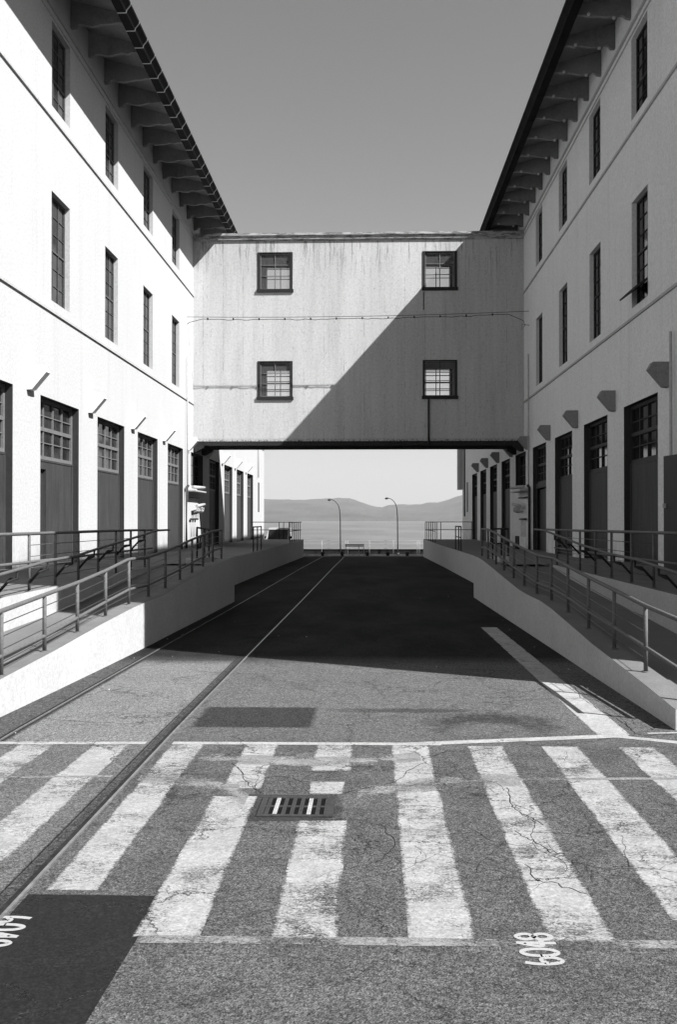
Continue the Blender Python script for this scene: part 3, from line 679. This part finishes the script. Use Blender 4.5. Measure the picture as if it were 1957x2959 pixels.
    MB().prism([(e(1.5), yn-.3, 15.40), (e(1.5), yn-.3, 15.55), (rx, yn-.3, 18.62), (rx, yn-.3, 18.45)], [(e(1.5), yf+.3, 15.40), (e(1.5), yf+.3, 15.55), (rx, yf+.3, 18.62), (rx, yf+.3, 18.45)]).build('roof', M['roof'], B)
    MB().prism([(bx-out*1.5, yn-.3, 15.40), (bx-out*1.5, yn-.3, 15.55), (rx, yn-.3, 18.62), (rx, yn-.3, 18.45)], [(bx-out*1.5, yf+.3, 15.40), (bx-out*1.5, yf+.3, 15.55), (rx, yf+.3, 18.62), (rx, yf+.3, 18.45)]).build('roof', M['roof'], B)
    pr = [(0, 15.02), (.14, 15.03), (.2, 15.10), (.30, 15.12), (.42, 15.07), (.62, 15.06), (.8, 15.09), (.95, 15.12), (1.1, 15.10), (1.25, 15.14), (1.405, 15.12), (1.405, 15.385), (0, 15.74)]
    y = 25.98-P*5
    while y < yf-.3:
        if y > yn+.1:
            jit = [(a+random.uniform(-.012, .012) if 0 < a < 1.4 else a, z+random.uniform(-.015, .015) if z < 15.19 else z) for a, z in pr]
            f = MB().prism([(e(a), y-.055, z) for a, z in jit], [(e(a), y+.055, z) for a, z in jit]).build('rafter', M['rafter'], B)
            if not sunlit and y < 50:
                for a_, z_ in ((.45, 15.03), (1.1, 15.14)):
                    cap = MB(); cap.tube([(e(a_), y-.11, z_), (e(a_), y-.07, z_)], [.035, .05], 8); cap.build('bolt_cap', M['kerbwhite'], f)
        y += P/3
    # triangular fins on the piers
    y = 22.7-P*(2 if sunlit else 2)
    while y < 66:
        if y > yn+1 and not (41 < y < 47 and False):
            s = [(0, 5.53), (.38, 5.53), (.47, 5.37), (.13, 4.97), (0, 4.96)]
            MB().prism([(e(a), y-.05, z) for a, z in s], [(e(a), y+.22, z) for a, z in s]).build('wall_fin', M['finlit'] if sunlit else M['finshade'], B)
        y += P
    return B
BL = warehouse(True); BR = warehouse(False)
# a propped-open hopper sash in the shaded warehouse
s = MB(); s.prism([(6.93, 24.5, 7.95), (6.93, 25.9, 7.95), (6.48, 25.9, 7.62), (6.48, 24.5, 7.62)], [(6.91, 24.5, 7.99), (6.91, 25.9, 7.99), (6.46, 25.9, 7.66), (6.46, 24.5, 7.66)]).build('open_sash', M['muntin_dark'], BR)
# downpipes
MB().tube([(6.70, 22.3, .80), (6.70, 22.3, 6.15)], .035).build('downpipe', M['trim'], BR)
MB().tube([(6.72, 71.4, 2.2), (6.72, 71.4, 9.0), (6.4, 71.4, 14.9)], .05).build('downpipe', M['pipedark'], BR)
MB().box(6.45, 6.79, 73.0, 74.4, 4.2, 15.0).build('corner_chute', M['trim'], BR)
MB().tube([(-7.9, 69.0, 4.9), (-7.9, 69.0, 9.5)], .035).build('downpipe', M['trim'], BL)
# dark door leaf folded back on the shaded warehouse
t = empty('door_leaf', 'dark open door leaf folded back against the shaded warehouse near the downpipe', 'door', (6.7, 21.9, .62))
MB().prism([(6.55, 22.35, .64), (6.60, 22.35, .64), (6.60, 22.35, 3.36), (6.55, 22.35, 3.36)], [(6.74, 20.9, .64), (6.79, 20.9, .64), (6.79, 20.9, 3.36), (6.74, 20.9, 3.36)]).build('door_panel', M['doorframe'], t)
MB().box(6.5, 6.56, 22.2, 22.28, 2.2, 2.3).build('handle', M['kerbwhite'], t)

# ------------------------------------------------------------------ the covered bridge
XB0, XB1, YB0, YB1, ZB0, ZB1 = -8.0, 6.79, 44.1, 46.8, 5.46, 14.46
BG = empty('covered_bridge', 'two storey enclosed bridge joining the two warehouses, cut diagonally by shadow', 'bridge', (-.6, 45.4, 5.46))
WINS = [(-5.09, -3.52, 12.14, 13.93), (-5.09, -3.52, 7.32, 9.05), (2.30, 3.83, 12.17, 13.92), (2.30, 3.83, 7.33, 9.06)]
def bridge_face(mb, Y_, out):
    xs = sorted({XB0, XB1, *[w_[0] for w_ in WINS], *[w_[1] for w_ in WINS]}); zs = sorted({ZB0, ZB1, *[w_[2] for w_ in WINS], *[w_[3] for w_ in WINS]})
    for a, b_ in zip(xs, xs[1:]):
        for c, d in zip(zs, zs[1:]):
            if not any(w_[0] < (a+b_)/2 < w_[1] and w_[2] < (c+d)/2 < w_[3] for w_ in WINS):
                mb.box(a, b_, *sorted((Y_, Y_-out*.12)), c, d)
mb = MB(); bridge_face(mb, YB0, -1); mb.build('front_wall', M['bridge'], BG, fix=False)
mb = MB(); bridge_face(mb, YB1, 1); mb.build('rear_wall', M['bridge'], BG, fix=False)
MB().box(XB0, XB1, YB0+.12, YB1-.12, 14.2, 14.44).build('roof', M['bridge'], BG)
MB().box(XB0, XB1, YB0+.121, YB1-.121, 9.9, 10.15).build('floor_slab', M['door'], BG)
MB().box(XB0, XB1, YB0+.121, YB1-.121, 5.47, 5.7).build('floor_slab', M['door'], BG)
mb = MB()
for y in (YB0, YB1-.3): mb.box(XB0+.5, XB1-.3, y, y+.3, 5.27, 5.455)
bm_ = mb.build('beam', M['beam'], BG)
mb = MB()
for y in (44.9, 45.6, 46.2): mb.box(XB0+.5, XB1-.3, y, y+.2, 5.30, 5.455)
mb.build('joist', M['beam'], BG)
for x0, x1, s in ((-8, -7.5, 1), (6.79, 6.35, -1)):
    for y in (YB0+.02, YB1-.42):
        mb = MB(); mb.prism([(x0, y, 5.45), (x1, y, 5.45), (x1, y, 5.2), (x0+s*.14, y, 5.0), (x0, y, 5.0)], [(x0, y+.4, 5.45), (x1, y+.4, 5.45), (x1, y+.4, 5.2), (x0+s*.14, y+.4, 5.0), (x0, y+.4, 5.0)])
        mb.build('corbel', M['beam'], BG)
for z0, z1, pd in ((14.44, 14.50, .05), (14.50, 14.60, .09), (14.60, 14.66, .12), (14.66, 14.76, .16)):
    MB().box(XB0+.001, XB1-.001, YB0-pd, YB0+.3, z0, z1).build('cornice', M['cornice'], BG)
    MB().box(XB0+.001, XB1-.001, YB1-.3, YB1+pd, z0, z1).build('cornice', M['cornice'], BG)
def bridge_window(w_, Y_, out):
    x0, x1, z0, z1 = w_
    f = .10; a, b_ = sorted((Y_+out*.03, Y_-out*.10)); mb = MB()
    mb.box(x0, x0+f, a, b_, z0, z1); mb.box(x1-f, x1, a, b_, z0, z1); mb.box(x0+f, x1-f, a, b_, z1-.03, z1)
    mb.box(x0-.04, x1+.04, Y_+out*.07 if out < 0 else a, b_ if out < 0 else Y_+out*.07, z0-.01, z0+.13)
    o = mb.build('window', M['raildark'], BG)
    s = MB(); yc = Y_-out*.05; t_ = .018; xm = (x0+x1)/2
    X0, X1, Z0, Z1 = x0+f, x1-f, z0+.13, z1-.03
    for xx in (X0+.03, xm, X1-.03): s.box(xx-t_, xx+t_, yc-.012, yc+.012, Z0, Z1)
    H_ = Z1-Z0
    for zz in (Z0+.02, Z0+H_*.37, Z0+H_*.67, Z1-.06): s.box(X0, X1, yc-.016, yc+.016, zz-t_*.8, zz+t_*.8)
    s.build('sash', M['muntin'] if out < 0 else M['muntin_dark'], o)
    p = MB(); p.quad((X0, yc+.02, Z0), (X1, yc+.02, Z0), (X1, yc+.02, Z1), (X0, yc+.02, Z1)); p.build('pane', M['clear'], o)
    if z1 < 10 and out > 0:
        b2 = MB()
        for j in range(1, 5): zz = Z0+H_*j/5+.03; b2.box(X0, X1, yc-.05, yc-.03, zz-.02, zz+.02)
        b2.build('window_bar', M['beam'], o)
for w_ in WINS:
    bridge_window(w_, YB0, -1); bridge_window(w_, YB1, 1)
MB().tube([(2.56, YB0-.05, 7.32), (2.56, YB0-.05, 5.3)], .045, 8).build('drainpipe', M['pipedark'], BG)
MB().tube([(2.34, YB0-.008, 12.1), (2.34, YB0-.008, 11.3)], .022, 6).build('drip_pipe', M['pipedark'], BG)

# cables slung between the warehouses in front of the bridge
C_ = empty('overhead_cable', 'thin cable bundle slung wall to wall in front of the bridge', 'cable', (-.6, 42.65, 10.6))
YC = 42.65
zc = lambda x: 10.66-.10*(1-((x+.6)/7.4)**2)+.01*(x+8)
MB().tube([(x, YC, zc(x)+.10) for x in [-8+14.79*i/20 for i in range(21)]], .011, 5).build('messenger_wire', M['timber'], C_)
mb = MB(); pts = []
n_ = 66
for i in range(n_+1):
    x = -8+14.79*i/n_; pts.append((x, YC+.01, zc(x)+.02-.05*abs(math.sin(i*math.pi/3.3))*(.3+.7*((i//7) % 2))))
pts = [(-8, YC, 10.45), (-7.9, YC, 10.52)]+pts[3:-4]+[(6.55, YC, 10.5), (6.62, YC, 10.3), (6.45, YC, 10.1), (6.5, YC, 10.35), (6.79, YC, 10.3)]
mb.tube(pts, .013, 5).build('cable', M['timber'], C_)
mb = MB()
for i in range(4, 64, 5):
    x = -8+14.79*i/n_; mb.box(x-.03, x+.03, YC-.025, YC+.035, zc(x)-.02, zc(x)+.06)
mb.build('clamp', M['timber'], C_)

# pipework under the bridge
def pipework(X_, o, label, conv):
    t = empty('pipework', label, 'pipework', (X_, 43.5, .62), 'pipework on the walls under the bridge')
    e = lambda d_: X_+o*d_
    y_ = lambda y: y
    MB().tube([(e(.10), 42.0, .7), (e(.10), 42.0, 3.3), (e(.16), 42.1, 3.42)], .06).build('riser', M['pipedark'] if conv else M['pipedark'], t)
    MB().tube([(e(.09), 42.3, 2.7), (e(.09), 42.3, 9.0)], .03).build('riser', M['pipe'], t)
    MB().tube([(e(.28), 42.5, 3.36), (e(.36), 45.6, 3.42)], .07).build('header_pipe', M['pipe'], t)
    MB().box(*sorted((e(.02), e(.42))), 42.4, 45.5, 3.18, 3.24).build('bracket', M['pipe'], t)
    MB().tube([(e(.08), 42.4, 2.92), (e(.08), 45.2, 2.94)], .03).build('branch_pipe', M['pipedark'], t)
    MB().tube([(e(.08), 43.1, 1.98), (e(.08), 44.9, 1.98)], .04).build('branch_pipe', M['pipedark'], t)
    for i in range(5):
        y = 43.7+i*.38; MB().tube([(e(.28), y, 2.62-.03*i), (e(.28), y, 2.34), (e(.12), y, 2.28)], .045, 6).build('valve', M['pipe'], t)
    MB().tube([(e(.28), 43.5, 2.55), (e(.28), 45.6, 2.66)], .07).build('manifold', M['pipe'], t)
    for i in range(3):
        y = 43.3+i*.55; MB().tube([(e(.08), y, 1.95), (e(.08), y, 1.2)], .02, 6).build('drop_pipe', M['pipe'], t)
    for y in (42.5, 43.1):
        MB().tube([(e(.5), y, .62), (e(.5), y, 1.25)], .05, 8).build('stub_post', M['pipedark'], t)
    return t
pipework(-8., 1, 'white painted pipes and valves on the sunlit wall under the bridge', 1)
pipework(6.79, -1, 'pipes and valves on the shaded wall under the bridge', 0)

# ------------------------------------------------------------------ street end: wheel stops, bollards, railing, bench, lamps, vehicle
S_ = 82/2854.
GRP = 'white wheel stops across the street end'
segs = [(877.5, 929.6, 'outermost toward the parked vehicle'), (937, 985, 'next to the first lamp post'), (992.6, 1058, 'in front of the bench'), (1066.6, 1118, 'between the bench and the second lamp'), (1124.6, 1172.7, 'below the second lamp'), (1181, 1217.5, 'last one before the shaded dock wall')]
for a, b_, tx in segs:
    xa, xb = (a-1073)*S_*1.001, (b_-1073)*S_
    if a < 880: xa = -6.4
    if b_ > 1215: xb = 4.9
    mb = MB(); z = -1.03
    mb.prism([(xa, 81.9, z), (xb, 81.9, z), (xb, 81.97, z+.15), (xa, 81.97, z+.15)], [(xa, 82.2, z), (xb, 82.2, z), (xb, 82.13, z+.15), (xa, 82.13, z+.15)])
    tag(mb.build('wheel_stop', M['kerbwhite']), 'low white kerb block at the street end, '+tx, 'wheel stop', GRP)
for i, (px, tx) in enumerate(((933, 'beside the nearer side of the lamp with the long arm'), (989, 'at the foot of the first lamp post'), (1062, 'beside the bench'), (1121, 'at the foot of the second lamp'), (1177, 'nearest the shaded dock wall'))):
    x = (px-1073)*S_
    tag(MB().tube([(x, 82.05, -1.05), (x, 82.05, -.80), (x, 82.05, -.72)], [.17, .17, .13], 10).build('bollard', M['timber']), 'squat dark bollard '+tx, 'bollard', 'squat bollards at the street end')
tag(MB().box(-30, 30, 85.2, 85.5, -1.1, -.57).build('quay_beam', M['timber']), 'long dark timber beam along the quay edge', 'quay beam')
t = empty('railing', 'pale thin railing along the quay edge in front of the water', 'railing', (0, 85, -1.05), 'quay railings')
for z in (.16, -.12, -.5): MB().tube([(-30, 84.9, z), (30, 84.9, z)], .018, 5).build('top_rail' if z > 0 else 'mid_rail', M['palefence'], t)
for i in range(-9, 10):
    for dx in ((0, .18) if i % 3 == 0 else (0,)): MB().tube([(i*2.05+.2+dx-2.4, 84.9, -1.05), (i*2.05+.2+dx-2.4, 84.9, .16)], .022, 5).build('post', M['palefence'], t)
t = empty('bench', 'slatted bench on the quay facing the water between the two lamps', 'bench', (-1.4, 83.5, -1.04))
x0, x1 = (997-1073)*S_, (1052-1073)*S_
for j, z in enumerate((-.13, -.25)): MB().box(x0, x1, 83.2, 83.24, z-.045, z+.045).build('backrest', M['bench'], t)
MB().box(x0, x1, 83.26, 83.7, -.60, -.54).build('seat', M['bench'], t)
for x in (x0+.03, (x0+x1)/2+.35, x1-.03):
    MB().box(x-.025, x+.025, 83.25, 83.30, -1.04, -.08).build('leg', M['palefence'], t)
def lamp(px, tipx, tipy, label, tipz):
    x = (px-1073)*85/2854; tx = (tipx-1073)*85/2854
    t = empty('street_lamp', label, 'street lamp', (x, 84.3, -1.05), 'curved street lamps on the quay')
    zt = 1.93-(tipy-1503)*85/2854; H = zt-1.15
    pts = [(x, 84.3, -1.05), (x, 84.3, 0), (x-.02, 84.3, H*.8), (x-.05, 84.3, H)]
    for k in range(1, 9):
        a = k/8*math.pi/2*.96; pts.append((x-.05-(x-.05-tx)*(1-math.cos(a)), 84.3, H+(zt-H)*math.sin(a)))
    MB().tube(pts, [.062, .056, .048, .044]+[.04-.0018*k for k in range(8)], 8).build('pole', M['lamp'], t)
    MB().tube([(tx+.08, 84.3, zt-.01), (tx-.08, 84.3, zt-.02), (tx-.22, 84.3, zt-.06)], [.05, .10, .05], 8).build('lamp_head', M['lamp'], t)
    MB().tube([(x, 84.3, -1.05), (x, 84.3, -.85)], .14, 8).build('base_plate', M['lamp'], t)
lamp(985, 956, 1444, 'curved lamp post nearer the parked vehicle, its arm arching over the hills', 0)
lamp(1149, 1120, 1440, 'curved lamp post nearer the shaded warehouse, its arm arching over the hills', 0)
# parked van behind the dock end
t = empty('parked_van', 'parked van with a dark windscreen behind the corner railing', 'van', (-7.6, 82, -1.03))
zz = -1.03; xc = -7.6
prof = [(79.3, .35), (79.25, .95), (79.5, 1.28), (80.1, 1.40), (80.85, 2.22), (81.2, 2.34), (84.2, 2.34), (84.4, 2.1), (84.45, .35)]
L0 = [(xc-.98+(.16 if h > 1.5 else 0), y, zz+h) for y, h in prof]; R0 = [(xc+.98-(.16 if h > 1.5 else 0), y, zz+h) for y, h in prof]
MB().prism(L0, R0).build('body', M['carpaint'], t)
MB().quad
g = MB(); g.prism([(xc-.80, 80.09, zz+1.43), (xc+.80, 80.09, zz+1.43), (xc+.78, 80.80, zz+2.19), (xc-.78, 80.80, zz+2.19)], [(xc-.80, 80.13, zz+1.43), (xc+.80, 80.13, zz+1.43), (xc+.78, 80.84, zz+2.19), (xc-.78, 80.84, zz+2.19)]).build('windscreen', M['glassdark'], t)
for sx in (-1, 1):
    for y in (80.0, 83.6):
        w_ = MB().tube([(xc+sx*.80, y, zz+.34), (xc+sx*1.0, y, zz+.34)], .34, 16).build('wheel', M['timber'], t)
        MB().tube([(xc+sx*.99, y, zz+.34), (xc+sx*1.01, y, zz+.34)], .19, 12).build('rim', M['steel'], w_)
    MB().box(xc+sx*.7-.14, xc+sx*.7+.14, 79.2, 79.27, zz+.72, zz+.88).build('headlight', M['palefence'], t)
    a, b_ = sorted((xc+sx*.95, xc+sx*1.12)); MB().box(a, b_, 80.5, 80.62, zz+1.45, zz+1.65).build('mirror', M['timber'], t)

# ------------------------------------------------------------------ water, far hills
m, nt, b = new_mat('bay_water', .10, .3, .5); q = NT(nt)
q.bump(q.noise(.35, 5, .65, (1, .45, 1)), .5, .5, b); q.col(q.ramp(q.noise(.02, 8, .8, (.5, .15, 1)), .42, .58, .07, .15), b.inputs['Base Color']); M['water'] = m
mb = MB(); mb.quad((-7000, 86, -3.2), (7000, 86, -3.2), (7000, 8500, -3.2), (-7000, 8500, -3.2)); tag(mb.build('water', M['water'], fix=False), kind='structure')
M['hill'] = simple('hill_scrub', .05, .95, .1, 0, .6, .004)
RG = [(-1500, 1452), (200, 1447), (500, 1441), (761, 1443), (853, 1445), (920, 1443), (985, 1440), (1010, 1440), (1040, 1450), (1060, 1458), (1080, 1464), (1098, 1468), (1115, 1464), (1130, 1459), (1160, 1458), (1200, 1459), (1250, 1454), (1280, 1449), (1310, 1440), (1340, 1430), (1500, 1400), (1800, 1390), (3500, 1430)]
HD = 6300.
def ridge(x):
    px = 1073+x/HD*2854
    return 1.93+(1503-interp(RG, px))/2854*HD
mb = MB(); N, Mm = 260, 14; grid = []
xs_ = [-4600+9200*i/N for i in range(N+1)]
for j in range(Mm+1):
    row = []; t_ = j/Mm; yy = 4600+1700*t_
    for x in xs_:
        h = -3.3+(ridge(x)+3.3)*(t_**.8)*(1 if j == Mm else (.86+.14*math.sin(x*.0094+j*1.7)*math.cos(x*.004-j)))
        h += (random.uniform(-1, 1)*2.4 if j > 0 else 0)+((abs(math.sin(x*.027+2*math.sin(x*.011)))*3.5+random.uniform(-2.5, 2.5)) if j == Mm else 0)
        row.append((x*(yy/HD), yy, h))
    grid.append(row)
for j in range(Mm):
    for i in range(N): mb.quad(grid[j][i], grid[j][i+1], grid[j+1][i+1], grid[j+1][i])
for i in range(N): mb.quad(grid[Mm][i], grid[Mm][i+1], (grid[Mm][i+1][0]*1.15, 7200, -4), (grid[Mm][i][0]*1.15, 7200, -4))
tag(mb.build('hills', M['hill'], fix=False), kind='structure')

# ------------------------------------------------------------------ sea haze
m = bpy.data.materials.new('sea_haze'); m.use_nodes = True; nt = m.node_tree; nt.nodes.clear()
pv = nt.nodes.new('ShaderNodeVolumePrincipled'); om = nt.nodes.new('ShaderNodeOutputMaterial')
pv.inputs['Color'].default_value = (.82, .82, .82, 1); pv.inputs['Density'].default_value = .00011; pv.inputs['Anisotropy'].default_value = .2
nt.links.new(pv.outputs[0], om.inputs['Volume'])
hz = MB().box(-7500, 7500, -300, 9000, -12, 330).build('haze', m); tag(hz, kind='stuff')
